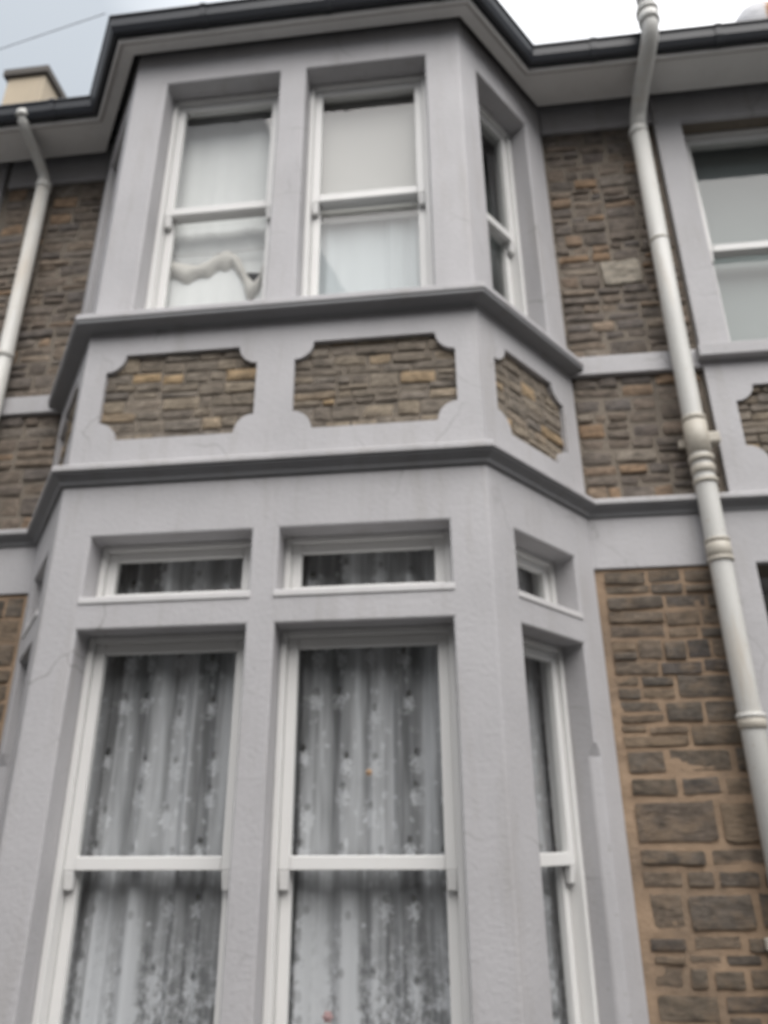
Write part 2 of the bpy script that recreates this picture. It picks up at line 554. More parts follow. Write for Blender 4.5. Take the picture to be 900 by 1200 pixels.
def grid_shell(name, slines, zlines, openings, pos, depth, mat, parent, bevel=0.008, chamfer=None):
    """wall with openings as one conforming mesh; pos(s, d, z) maps to space"""
    sl, zl = sorted(set(slines)), sorted(set(zlines))
    layers = [0.0, 0.04, depth]
    def void(i, j):
        if i < 0 or j < 0 or i >= len(sl)-1 or j >= len(zl)-1:
            return True
        cs, cz = (sl[i]+sl[i+1])/2, (zl[j]+zl[j+1])/2
        return any(a < cs < b and c < cz < d for a, b, c, d in openings)
    idx, v, f = {}, [], []
    def vert(i, j, l):
        k = (i, j, l)
        if k not in idx:
            s_, z_ = sl[i], zl[j]
            sh = 0
            if l == 0 and chamfer:
                for a, c, d, w in chamfer:
                    if c < z_ < d and abs(s_-a) < 1e-6:
                        sh = w
            idx[k] = len(v)
            v.append(tuple(pos(s_, layers[l], z_, sh)))
        return idx[k]
    for i in range(len(sl)-1):
        for j in range(len(zl)-1):
            if void(i, j):
                continue
            f.append((vert(i, j, 0), vert(i+1, j, 0), vert(i+1, j+1, 0), vert(i, j+1, 0)))
            f.append((vert(i, j+1, 2), vert(i+1, j+1, 2), vert(i+1, j, 2), vert(i, j, 2)))
            for (di, dj, e0, e1) in ((-1, 0, (i, j), (i, j+1)), (1, 0, (i+1, j), (i+1, j+1)), (0, -1, (i, j), (i+1, j)), (0, 1, (i, j+1), (i+1, j+1))):
                if void(i+di, j+dj):
                    for l in range(2):
                        f.append((vert(*e0, l), vert(*e1, l), vert(*e1, l+1), vert(*e0, l+1)))
    mb = MB()
    mb.v, mb.f = v, f
    return mb.build(name, mat, parent, bevel)

S1, S2, S3 = CL, CL+2*HW, 2*CL+2*HW
def bay_pos(s, d, z, sh=0):
    """unrolled bay coordinate (0..S3) to space, mitred at the corners"""
    if abs(s) < 1e-6:
        return Vector((-HW-CC+d/0.799, PW, z))
    if abs(s-S3) < 1e-6:
        return Vector((HW+CC-d/0.799, PW, z))
    for sc, a, b in ((S1, LCANT, FRONT), (S2, FRONT, RCANT)):
        if abs(s-sc) < 1e-6:
            mv = (a.n+b.n)/(1+a.n.dot(b.n))
            return b.o + mv*d + Vector((0, 0, z))
    s += sh
    if s < S1:
        return LCANT.p(s, d, z)
    if s < S2:
        return FRONT.p(s-S1, d, z)
    return RCANT.p(s-S2, d, z)
def tr(xs, face):        # opening in face coordinates to unrolled coordinate
    off = {'L': 0, 'F': S1, 'R': S2}[face]
    return (xs[0]+off, xs[1]+off)
# openings in face coordinates
GF_F = [(-0.866+HW, -0.066+HW), (0.066+HW, 0.866+HW)]
UF_F = [(-0.832+HW, -0.086+HW), (0.086+HW, 0.838+HW)]
CANT_G = (0.20, 0.745)
CANT_U = (0.185, 0.735)
CANT_GL = (CL-CANT_G[1], CL-CANT_G[0])
CANT_UL = (CL-CANT_U[1], CL-CANT_U[0])
Z_SILL0, Z_LOW, Z_FAN0, Z_FAN1 = 0.60, 2.525, 2.655, 2.985
Z_UP0, Z_UP1 = 4.305, 6.14
gspans = [tr(x, 'F') for x in GF_F]+[tr(CANT_G, 'R'), tr(CANT_GL, 'L')]
uspans = [tr(x, 'F') for x in UF_F]+[tr(CANT_U, 'R'), tr(CANT_UL, 'L')]
ops = [(a, b, Z_SILL0, Z_LOW) for a, b in gspans]+[(a, b, Z_FAN0, Z_FAN1) for a, b in gspans]
ch = [(gspans[2][1], 0.78, 2.02, 0.04), (gspans[3][0], 0.78, 2.02, -0.04)]
bw = grid_shell('bay_wall', [0, S1, S2, S3]+[x for g in gspans for x in g], [0, 0.801, 1.99, 2.05, Z_SILL0, Z_LOW, Z_FAN0, Z_FAN1, 3.30, 0.77, 1.5, 1.54],
                ops, bay_pos, 0.25, 'paint', house, 0.012, ch)
ops = [(a, b, Z_UP0, Z_UP1) for a, b in uspans]
ch = None
grid_shell('bay_wall', [0, S1, S2, S3]+[x for g in uspans for x in g], [4.22, Z_UP0, 4.49, 4.55, 5.9, 5.96, Z_UP1, 6.60],
           ops, bay_pos, 0.25, 'paint', house, 0.012, ch)
# the core behind the stone panels
def core_pos(s, d, z, sh=0):
    return bay_pos(s, d+0.034, z, sh)
grid_shell('panel_core', [0, S1, S2, S3], [3.28, 4.24], [], core_pos, 0.2, 'mortar_grey', house, 0)

# the surrounds with notched openings and the stones in them
def notched(a0, a1, z0, z1, rs, rz, n=5):
    pts = []
    for cx, cz, sx, sz, rev in ((a0, z0, 1, 1, 0), (a1, z0, -1, 1, 1), (a1, z1, -1, -1, 0), (a0, z1, 1, -1, 1)):
        arc = []
        for k in range(n+1):
            t = math.pi/2*k/n
            # concave quarter with a small fillet at both ends
            arc.append((cx+sx*rs*math.sin(t), cz+sz*rz*math.cos(t)))
        if rev:
            arc.reverse()
        pts += arc
    return pts
STONE_VARS = []
def stone_variant(k, box=False):
    rnd = random.Random(100+k)
    n = 4
    xs = [-0.5, -0.38, 0.34, 0.5]
    v, f = [], []
    inset = [rnd.uniform(0, 0.05) for _ in range(8)]
    for j in range(n):
        for i in range(n):
            x, z = xs[i], xs[j]
            edge = i in (0, 3) or j in (0, 3)
            if edge:
                corner = i in (0, 3) and j in (0, 3)
                c = rnd.uniform(0.0, 0.07) if corner else rnd.uniform(0.0, 0.05)
                cz = rnd.uniform(0.0, 0.10) if corner else rnd.uniform(0.0, 0.09)
                if i in (0, 3):
                    x -= math.copysign(c, x)
                if j in (0, 3):
                    z -= math.copysign(cz, z)
                y = rnd.uniform(0.1, 0.35) if box else rnd.uniform(0.35, 0.75)
                if box:
                    x = xs[i]+(x-xs[i])*0.55
                    z = xs[j]+(z-xs[j])*0.8
            else:
                x += rnd.uniform(-0.10, 0.10)
                z += rnd.uniform(-0.08, 0.08)
                y = rnd.uniform(-0.35, 0.45)
            v.append((x, y, z))
    for j in range(n-1):
        for i in range(n-1):
            f.append((j*n+i, j*n+i+1, (j+1)*n+i+1, (j+1)*n+i))
    border = [i for i in range(n)]+[j*n+n-1 for j in range(1, n)]+[(n-1)*n+i for i in range(n-2, -1, -1)]+[j*n for j in range(n-2, 0, -1)]
    b0 = len(v)
    for q in border:
        v.append((v[q][0], 2.0, v[q][2]))
    for a in range(len(border)):
        c = (a+1) % len(border)
        f.append((border[c], border[a], b0+a, b0+c))
    me = bpy.data.meshes.new('stone')
    me.from_pydata(v, [], f)
    for p in me.polygons:
        p.use_smooth = True
    return me
VARS = {}
def stone_mesh(mat):
    if mat not in VARS:
        VARS[mat] = []
        for k in range(22):
            me = stone_variant(k, mat == 'stone_tan')
            me.materials.append(M[mat])
            VARS[mat].append(me)
    return random.choice(VARS[mat])
def courses(a0, a1, z0, z1, hs, ws, joint, reserved=(), split=0.3):
    """rubble brought to courses: yields stone rectangles"""
    z = z0
    res = []
    while z < z1-0.02:
        h = random.uniform(*random.choice(hs))
        if z1-(z+h) < 0.045:
            h = z1-z
        a = a0-random.uniform(0, 0.12)
        while a < a1-0.015:
            w = random.uniform(*ws)*(0.75+2.2*min(h, 0.16))
            if a1-(a+w) < 0.06:
                w = a1-a
            b0, b1 = max(a, a0), min(a+w, a1)
            if b1-b0 > 0.035:
                if h > 0.105 and random.random() < split:
                    k = random.uniform(0.4, 0.6)
                    res += [(b0, b1, z, z+h*k), (b0, b1, z+h*k, z+h)]
                else:
                    res.append((b0, b1, z, z+h))
            a += w
        z += h
    fin = []
    for (b0, b1, c0, c1) in res:
        ok = True
        for (r0, r1, q0, q1) in reserved:
            if c1 > q0+0.004 and c0 < q1-0.004 and b1 > r0 and b0 < r1:
                cz = (c0+c1)/2
                if q0 < cz < q1:
                    if b0 < r0-0.05:
                        b1 = min(b1, r0)
                    elif b1 > r1+0.05:
                        b0 = max(b0, r1)
                    else:
                        ok = False
                else:
                    if cz <= q0:
                        c1 = min(c1, q0)
                    else:
                        c0 = max(c0, q1)
                    if c1-c0 < 0.03:
                        ok = False
        if ok and b1-b0 > 0.03:
            fin.append((b0, b1, c0, c1))
    return [(b0+joint/2, b1-joint/2, c0+joint/2, c1-joint/2) for b0, b1, c0, c1 in fin]
def rubble(a0, a1, z0, z1, hr, wr, joint, reserved=()):
    """random rubble: the face is split again and again, so that no joint runs through"""
    outl = []
    def cut(p, q, c, d, depth):
        w, h = q-p, d-c
        hm = random.uniform(*hr)
        wm = random.uniform(*wr)
        big = h > hm*1.35
        wide = w > wm*1.3
        if h > 0.42 and w > 0.3 and random.random() < 0.12:
            k = random.uniform(0.35, 0.65)
            cut(p, p+w*k, c, d, depth+1)
            cut(p+w*k, q, c, d, depth+1)
        elif big and (not wide or h > 0.5*w or random.random() < 0.6):
            k = random.uniform(0.38, 0.62)
            cut(p, q, c, c+h*k, depth+1)
            cut(p, q, c+h*k, d, depth+1)
        elif wide:
            k = random.uniform(0.35, 0.65)
            cut(p, p+w*k, c, d, depth+1)
            cut(p+w*k, q, c, d, depth+1)
        else:
            outl.append((p, q, c, d))
    blocks = [(a0, a1, z0, z1)]
    for (r0, r1, q0, q1) in reserved:
        blocks = [(a0, a1, z0, q0), (a0, r0, q0, q1), (r1, a1, q0, q1), (a0, a1, q1, z1)]
    for bl in blocks:
        cut(*bl, 0)
    return [(p+joint/2*random.uniform(0.5, 1.5), q-joint/2*random.uniform(0.5, 1.5), c+joint/2*random.uniform(0.5, 1.5), d-joint/2*random.uniform(0.5, 1.5)) for p, q, c, d in outl]
def put_stone(fr, rect, mat, parent, d=0.0, dep=0.03, name='stone'):
    b0, b1, c0, c1 = rect
    o = bpy.data.objects.new(name, stone_mesh(mat))
    COL.objects.link(o)
    o.parent = parent
    tilt = Matrix.Rotation(random.uniform(-0.035, 0.035), 4, 'Y')
    flip = random.choice((1, -1))
    mm = fr.mat((b0+b1)/2, d+random.uniform(-0.005, 0.006), (c0+c1)/2+random.uniform(-0.004, 0.004)) @ tilt @ Matrix.Diagonal((flip*(b1-b0), dep, (c1-c0), 1))
    o.matrix_world = mm
    return o

def stone_panel(fr, a0, a1, z0, z1, A0, A1, Z0, Z1, rs, parent, flat_d=0.0):
    """painted slab with a notched opening; its stones are children"""
    outer = [(A0, Z0), (A1, Z0), (A1, Z1), (A0, Z1)]
    inner = notched(a0, a1, z0, z1, rs, 0.105)
    tri = tessellate_polygon([[Vector((x, y, 0)) for x, y in outer], [Vector((x, y, 0)) for x, y in inner]])
    allp = outer+inner
    v, f = [], []
    for x, y in allp:
        v.append(tuple(fr.p(x, flat_d, y)))
    for t_ in tri:
        f.append(tuple(t_))
    k = len(allp)
    for x, y in allp:
        v.append(tuple(fr.p(x, flat_d+0.033, y)))
    n = len(inner)
    for i in range(n):
        j = (i+1) % n
        f.append((4+i, 4+j, k+4+j, k+4+i))
    for i in range(4):
        j = (i+1) % 4
        f.append((i, j, k+j, k+i))
    mb = MB()
    mb.v, mb.f = v, f
    sur = mb.build('panel_surround', 'paint', parent)
    for rect in rubble(a0-0.01, a1+0.01, z0-0.015, z1+0.015, (0.05, 0.09), (0.11, 0.24), 0.007):
        # leave out stones wholly hidden behind the notches
        cx = [rect[0], rect[1]]
        cz = [rect[2], rect[3]]
        hid = False
        for qx, qz in ((a0, z0), (a1, z0), (a0, z1), (a1, z1)):
            if all(math.hypot((x-qx)/rs, (y-qz)/0.105) < 1 for x in cx for y in cz):
                hid = True
        if not hid:
            put_stone(fr, rect, 'stone_panel', sur, flat_d+0.024, 0.011)
    return sur
PZ0, PZ1 = 3.515, 4.035
# front has two panels: two slabs that meet on the centre line
stone_panel(FRONT, -0.925+HW, -0.10+HW, PZ0, PZ1, 0, HW, 3.29, 4.235, 0.10, house)
stone_panel(FRONT, 0.10+HW, 0.932+HW, PZ0, PZ1, HW, 2*HW, 3.29, 4.235, 0.10, house)
stone_panel(RCANT, 0.135, 0.81, PZ0, PZ1, 0, CL, 3.29, 4.235, 0.11, house)
stone_panel(LCANT, CL-0.81, CL-0.135, PZ0, PZ1, 0, CL, 3.29, 4.235, 0.11, house)

# mouldings of the bay
sweep('sill_moulding', BAY, [(0.0, 4.275), (0.085, 4.262), (0.095, 4.255), (0.095, 4.222), (0.0, 4.222)], 'paint', house, bevel=0.004)
sweep('drip_moulding', BAY, [(0.0, 4.2215), (0.088, 4.2215), (0.088, 4.202), (0.078, 4.194), (0.02, 4.192), (0.0, 4.184)], 'mould_shade', house, bevel=0.003)  # lower edge of the sill; its underside shade is in the colour
CORN = [(XL0-0.001, PW)]+BAY+[(XR0, PW)]
CTOP = [(-0.02, 3.372), (0.03, 3.368), (0.066, 3.352), (0.074, 3.344), (0.074, 3.318), (-0.02, 3.3165)]
CPROF = [(-0.02, 3.316), (0.066, 3.316), (0.060, 3.306), (0.048, 3.298), (0.026, 3.282), (0.018, 3.262), (-0.02, 3.258)]
sweep('string_course', CORN, CTOP, 'paint2', house, bevel=0.003)
sweep('bed_moulding', CORN, CPROF, 'mould_shade', house, bevel=0.003)  # lower half of the string course, with the shade painted into it

# transom sills: the pale ledges under the fanlights
def ledge(fr, a0, a1, z0, z1, parent, dd=0.007):
    mb = MB()
    P_ = fr.p
    mb.hexa([P_(a0, -dd, z0), P_(a0, 0.14, z0), P_(a1, 0.14, z0), P_(a1, -dd, z0),
             P_(a0, -dd, z1-0.012), P_(a0, 0.14, z1+0.02), P_(a1, 0.14, z1+0.02), P_(a1, -dd, z1-0.012)])
    return mb.build('transom_ledge', 'ledge', parent, 0.004)
for fr, (a, b) in [(FRONT, GF_F[0]), (FRONT, GF_F[1]), (RCANT, CANT_G), (LCANT, CANT_GL)]:
    ledge(fr, a-0.012, b+0.012, Z_FAN0-0.006, Z_FAN0+0.036, house)
# window sill of the ground floor
sweep('sill_moulding', BAY, [(0.0, 0.62), (0.09, 0.59), (0.09, 0.52), (0.0, 0.50)], 'paint2', house, bevel=0.004)

# ------------------------------------------------------------------ windows
def bars(fr, a0, a1, z0, z1, d0, d1, wl, wr, wb, wt, mat, name, parent, bevel=0.004):
    mb = MB()
    mb.box(fr, a0, a0+wl, d0, d1, z0, z1)
    mb.box(fr, a1-wr, a1, d0, d1, z0, z1)
    mb.box(fr, a0+wl+0.0005, a1-wr-0.0005, d0+0.001, d1-0.001, z0+0.0005, z0+wb)
    mb.box(fr, a0+wl+0.0005, a1-wr-0.0005, d0+0.001, d1-0.001, z1-wt, z1-0.0005)
    return mb.build(name, mat, parent, bevel)
def pane(fr, a0, a1, z0, z1, d, parent):
    mb = MB()
    mb.v = [tuple(fr.p(a, d, z)) for a, z in ((a0, z0), (a1, z0), (a1, z1), (a0, z1))]
    mb.f = [(0, 1, 2, 3)]
    return mb.build('pane', 'glass', parent)
def sash_window(fr, a0, a1, z0, z1, zm, parent, label=None, rec=0.125, horn=True):
    w = bars(fr, a0+0.001, a1-0.001, z0+0.001, z1-0.001, rec, 0.248, 0.03, 0.03, 0.05, 0.032, 'white', 'window', parent)
    if label:
        w['label'] = label
    i0, i1 = a0+0.032, a1-0.032
    mb = MB()
    d0, d1 = rec+0.022, rec+0.062
    zt, zb = z1-0.034, zm-0.03
    mb.box(fr, i0, i0+0.048, d0, d1, zb, zt)
    mb.box(fr, i1-0.048, i1, d0, d1, zb, zt)
    mb.box(fr, i0+0.0485, i1-0.0485, d0+0.001, d1-0.001, zt-0.048, zt-0.0005)
    mb.box(fr, i0+0.0485, i1-0.0485, d0-0.002, d1-0.001, zb+0.0005, zb+0.055)
    if horn:
        for q0, q1 in ((i0, i0+0.046), (i1-0.046, i1)):
            P_ = fr.p
            mb.hexa([P_(q0+0.004, d0+0.012, zb-0.075), P_(q0+0.004, d1-0.002, zb-0.075), P_(q1-0.004, d1-0.002, zb-0.075), P_(q1-0.004, d0+0.012, zb-0.075),
                     P_(q0, d0, zb-0.001), P_(q0, d1, zb-0.001), P_(q1, d1, zb-0.001), P_(q1, d0, zb-0.001)])
    mb.build('upper_sash', 'white', w, 0.004)
    pane(fr, i0+0.047, i1-0.047, zb+0.05, zt-0.046, d0+0.02, w)
    mb = MB()
    d0, d1 = rec+0.068, rec+0.108
    zt, zb = zm+0.022, z0+0.052
    mb.box(fr, i0, i0+0.048, d0, d1, zb, zt)
    mb.box(fr, i1-0.048, i1, d0, d1, zb, zt)
    mb.box(fr, i0+0.0485, i1-0.0485, d0+0.001, d1-0.001, zt-0.045, zt-0.0005)
    mb.box(fr, i0+0.0485, i1-0.0485, d0+0.001, d1-0.001, zb+0.0005, zb+0.08)
    mb.build('lower_sash', 'white', w, 0.004)
    pane(fr, i0+0.047, i1-0.047, zb+0.075, zt-0.043, d0+0.02, w)
    return w
def fanlight(fr, a0, a1, z0, z1, parent, rec=0.125):
    w = bars(fr, a0+0.001, a1-0.001, z0+0.051, z1-0.001, rec, 0.248, 0.03, 0.03, 0.02, 0.03, 'white', 'fanlight', parent)
    bars(fr, a0+0.032, a1-0.032, z0+0.072, z1-0.032, rec+0.022, rec+0.062, 0.048, 0.048, 0.012, 0.045, 'white', 'sash', w)
    pane(fr, a0+0.078, a1-0.078, z0+0.08, z1-0.075, rec+0.042, w)
    return w
ZMG, ZMU = 1.55, 5.185
gl_lab = ['ground floor sash window of the bay front away from the cream soil pipe', 'ground floor sash window of the bay front beside the canted corner',
          'narrow ground floor sash window on the canted side facing the soil pipe', None]
for (fr, (a, b)), lb in zip([(FRONT, GF_F[0]), (FRONT, GF_F[1]), (RCANT, CANT_G), (LCANT, CANT_GL)], gl_lab):
    sash_window(fr, a, b, Z_SILL0, Z_LOW, ZMG, house, lb)
    fanlight(fr, a, b, Z_FAN0, Z_FAN1, house)
ul_lab = ['upper sash window with a sagging net inside', 'upper sash window with a pale roller blind inside', 'narrow upper sash window on the canted side', None]
for (fr, (a, b)), lb in zip([(FRONT, UF_F[0]), (FRONT, UF_F[1]), (RCANT, CANT_U), (LCANT, CANT_UL)], ul_lab):
    sash_window(fr, a, b, Z_UP0, Z_UP1, ZMU, house, lb)

# ------------------------------------------------------------------ the main wall either side of the bay
UW = (2.577, 3.47)        # upper window opening beside the bay
GD = (2.455, 3.59)        # doorway below it
def main_wall(x0, x1, uw, gd, parent, bay=False):
    ops = [(uw[0], uw[1], 4.32, 6.22), (gd[0], gd[1], 0.02, 2.963)]
    if bay:
        ops += [(-1.36, 1.36, 0.3, 6.45)]
    sl = [x0, x1]+[q for o_ in ops for q in o_[:2]]
    zl = [0, 6.6]+[q for o_ in ops for q in o_[2:]]
    def pos(s, d, z, sh=0):
        return WALL.p(s, d+0.032, z)
    return grid_shell('wall', sl, zl, ops, pos, 0.24, 'mortar_grey', parent, 0)
wall = main_wall(XL0, XR0, UW, GD, house, True)
BX = HW+CC
# grey dressings on the main wall
def slab(x0, x1, z0, z1, d0, parent, mat='paint', name='wall_band', d1=0.031):
    mb = MB()
    mb.box(WALL, x0, x1, d0, d1, z0, z1)
    return mb.build(name, mat, parent, 0.006)
for x0, x1 in ((BX-0.06, 2.33), (XL0, -BX+0.06)):
    slab(x0, x1, 2.965, 3.275, -0.004, house)
for x0, x1 in ((BX+0.002, 2.392), (XL0, -BX-0.002)):
    slab(x0, x1, 4.195, 4.325, -0.012, house)
    slab(x0, x1, 6.242, 6.60, -0.004, house)
# orange tan pointing on the ground floor wall
def pointing(x0, x1, z0, z1, d, parent, amp=0.005, step=0.014):
    """hand pointed mortar: an uneven face that laps over the stone edges"""
    from mathutils import noise
    mb = MB()
    nx, nz = int((x1-x0)/step)+1, int((z1-z0)/step)+1
    for j in range(nz+1):
        for i in range(nx+1):
            x, z = x0+(x1-x0)*i/nx, z0+(z1-z0)*j/nz
            q = noise.noise(Vector((x*7, 3.1, z*9)))+0.6*noise.noise(Vector((x*23, 7.7, z*28)))
            mb.v.append((x, PW+d+amp*q, z))
    for j in range(nz):
        for i in range(nx):
            a = j*(nx+1)+i
            mb.f.append((a, a+1, a+nx+2, a+nx+1))
    o = mb.build('ground_floor_wall', 'mortar_tan', parent, smooth=True)
    return o
gw = pointing(BX-0.05, 2.33, 0.0, 2.964, 0.0125, house, 0.0045)
gwl = pointing(XL0, -BX+0.05, 0.0, 2.964, 0.0145, house)
# courses of the repointed wall; the rows between 1.24 and 1.80 m are set out as measured
def row(z0, z1, cuts, j=0.028):
    return [(p+j/2, q-j/2, z0+j/2, z1-j/2) for p, q in zip(cuts, cuts[1:])]
GX0, GX1 = BX+0.035, 2.325
gst = rubble(GX0, GX1, 0.02, 1.24, (0.07, 0.18), (0.17, 0.36), 0.028)
gst += row(1.24, 1.415, (GX0+0.02, 1.845, 2.155, GX1))+row(1.415, 1.505, (GX0, 1.86, 2.0, 2.2, GX1))+row(1.505, 1.595, (GX0, 1.98, GX1))
gst += row(1.595, 1.805, (GX0, 2.055, GX1))+row(1.805, 1.91, (GX0, 1.90, 2.1, GX1))+row(1.91, 2.04, (GX0, 1.86, 2.17, GX1))
gst += rubble(GX0, GX1, 2.04, 2.955, (0.065, 0.12), (0.14, 0.34), 0.015)
for r_ in gst:
    put_stone(WALL, r_, 'stone_tan', gw, 0.003, 0.015)
for r_ in courses(XL0+0.01, -BX-0.02, 0.02, 2.95, [(0.085, 0.12), (0.13, 0.18)], (0.16, 0.36), 0.016, (), 0.2):
    put_stone(WALL, r_, 'stone_tan', gwl, 0.003, 0.020)
PALE = (1.895, 2.155, 4.868, 5.078)
up = rubble(BX+0.005, 2.385, 4.33, 6.24, (0.055, 0.12), (0.12, 0.26), 0.011, [PALE])
up += rubble(BX+0.005, 2.385, 3.375, 4.192, (0.06, 0.13), (0.12, 0.28), 0.012)
for r_ in up:
    put_stone(WALL, r_, 'stone', wall, 0.018, 0.022)
put_stone(WALL, tuple(q+o_ for q, o_ in zip(PALE, (0.006, -0.006, 0.006, -0.006))), 'stone_pale', wall, 0.004, 0.02)
lf = rubble(XL0+0.005, -BX-0.005, 4.33, 6.24, (0.06, 0.13), (0.14, 0.30), 0.012)
lf += rubble(XL0+0.005, -BX-0.005, 3.375, 4.192, (0.07, 0.15), (0.15, 0.32), 0.013)
for r_ in lf:
    put_stone(WALL, r_, 'stone', wall, 0.018, 0.022)

# window, panel and doorway beside the bay; the same mirrored on the house next door
class Mirror(Frame):
    """WALL seen in a mirror at x = 0, moved by dx"""
    def __init__(s, dx):
        super().__init__((0, PW), (1, 0))
        s.dx = dx
    def p(s, a, d, z):
        return Vector((-a+s.dx, PW+d, z))
    def mat(s, a=0, d=0, z=0):
        return Matrix.Translation(s.p(a, d, z))
def side_bay(fr, parent, x_end, deep=True):
    A0, A1 = 2.395, 3.655
    def pos(s, d, z, sh=0):
        return fr.p(s+sh, d-0.012, z)
    grid_shell('window_surround', [A0, A1, *UW], [4.32, 6.22, 6.60, 4.5, 5.95], [(UW[0], UW[1], 4.32, 6.22)], pos, 0.04, 'paint', parent, 0.008)
    mb = MB()
    mb.box(fr, A0-0.03, A1+0.03, -0.075, 0.20, 4.235, 4.319)
    mb.build('window_sill', 'paint2', parent, 0.006)
    stone_panel(fr, 2.535, 3.515, 3.555, 4.055, A0, A1, 3.372, 4.234, 0.11, parent, -0.012)
    sash_window(fr, UW[0]+0.002, UW[1]-0.002, 4.322, 6.218, 5.20, parent, None, 0.11)
    # doorway
    grid_shell('door_surround', [2.332, 3.71, *GD], [0.0, 0.02, 2.963, 3.275], [(GD[0], GD[1], 0.02, 2.963)], pos, 0.04, 'paint', parent, 0.008)
    if deep:
        mb = MB()
        mb.box(fr, GD[0], GD[1], 0.60, 0.65, 0.02, 2.963)
        dr = mb.build('door_frame', 'white', parent)
        mb = MB()
        mb.box(fr, GD[0]+0.14, GD[1]-0.14, 0.56, 0.599, 0.06, 2.15)
        do = mb.build('door', 'door', parent, 0.005)
        for a, b, c, d in ((0.20, 0.50, 0.2, 0.85), (0.63, 0.93, 0.2, 0.85), (0.20, 0.50, 1.05, 1.95), (0.63, 0.93, 1.05, 1.95)):
            mb = MB()
            mb.box(fr, GD[0]+a, GD[0]+b, 0.545, 0.5595, c, d)
            mb.build('door_panel', 'door', do, 0.008)
        mb = MB()
        mb.box(fr, GD[0]+0.19, GD[0]+0.23, 0.50, 0.559, 0.98, 1.02)
        mb.build('handle', 'brass', do, 0.008)
        fl_ = bars(fr, GD[0]+0.12, GD[1]-0.12, 2.22, 2.85, 0.55, 0.599, 0.05, 0.05, 0.05, 0.05, 'white', 'fanlight', parent)
        pane(fr, GD[0]+0.16, GD[1]-0.16, 2.26, 2.81, 0.57, fl_)
    mb = MB()
    for x0, x1, z0, z1 in ((GD[0]-0.1, GD[0]-0.001, 0.0, 3.06), (GD[1]+0.001, GD[1]+0.1, 0.0, 3.06), (GD[0]-0.0005, GD[1]+0.0005, 2.965, 3.06)):
        mb.box(fr, x0, x1, 0.273, 0.66, z0, z1)
    mb.build('porch_lining', 'paint', parent)
    # plain rendered wall beyond
    for z0, z1 in ((0.0, 3.25), (3.375, 6.60)):
        mb = MB()
        mb.box(fr, 3.712, x_end, -0.002, 0.031, z0, z1)
        mb.build('rendered_wall', 'render2', parent)
side_bay(WALL, house, XR0)
# rooms behind the windows
def room(parent, x0, x1, y0, y1, z0, z1, name='room_wall'):
    mb = MB()
    fr = Frame((0, 0), (1, 0))
    t_ = 0.05
    mb.box(fr, x0-t_, x0, y0, y1, z0, z1)
    mb.box(fr, x1, x1+t_, y0, y1, z0, z1)
    mb.box(fr, x0-t_, x1+t_, y1, y1+t_, z0, z1)
    mb.box(fr, x0-t_, x1+t_, y0, y1, z1, z1+t_)
    mb.build(name, 'room', parent)
    mb = MB()
    mb.box(fr, x0-t_, x1+t_, y0, y1, z0-t_, z0)
    mb.build('room_floor', 'carpet', parent)
room(house, -2.2, 2.25, PW+0.275, 4.5, 0.25, 3.1)
room(house, -2.2, 2.25, PW+0.275, 4.5, 3.45, 6.5)
room(house, 2.4, 3.75, PW+0.275, 4.5, 3.45, 6.5)
mb = MB()      # ceilings and floors inside the bay itself
for z0, z1 in ((0.2, 0.28), (3.10, 3.17), (3.42, 3.50), (6.5, 6.57)):
    v0 = len(mb.v)
    inn = [(-1.36, PW+0.30), (-0.98, 0.2), (0.98, 0.2), (1.36, PW+0.30)]
    mb.hexa([(*inn[0], z0), (*inn[3], z0), (*inn[2], z0), (*inn[1], z0), (*inn[0], z1), (*inn[3], z1), (*inn[2], z1), (*inn[1], z1)])
mb.build('bay_floor', 'carpet', house)

# ------------------------------------------------------------------ eaves
def eave_path(dm, db, x0, x1):
    """plan line of the eaves: overhang dm on the main wall, db on the bay"""
    off = offset_path(BAY, db)
    (p0, p1, p2, p3) = off
    ym = PW-dm
    def cut(a, b):
        t_ = (ym-a.y)/(b.y-a.y)
        return (a.x+(b.x-a.x)*t_, ym)
    return [(x0, ym), cut(p0, p1), tuple(p1), tuple(p2), cut(p3, p2), (x1, ym)]
NX0 = -8.0
EP = eave_path(0.355, 0.12, NX0, XR0)
INN = eave_path(0.10, 0.045, NX0, XR0)
v, f = [], []
mb = MB()
for z_ in (6.395, 6.413):
    for p in EP:
        mb.v.append((p[0], p[1], z_))
    for p in INN:
        mb.v.append((p[0], p[1], z_))
n = len(EP)
for i in range(n-1):
    mb.f.append((i, i+1, n+i+1, n+i))
    mb.f.append((2*n+i, 2*n+i+1, 3*n+i+1, 3*n+i))
    mb.f.append((n+i, n+i+1, 3*n+i+1, 3*n+i))
    mb.f.append((i, i+1, 2*n+i+1, 2*n+i))
mb.build('soffit_board', 'soffit', house)
sweep('fascia_board', EP, [(0.0, 6.382), (0.018, 6.382), (0.018, 6.535), (0.0, 6.535)], 'fascia', house)
sweep('fascia_bead', EP, [(0.0185, 6.374), (0.030, 6.377), (0.036, 6.388), (0.036, 6.404), (0.028, 6.412), (0.0185, 6.412)], 'soffit', house)
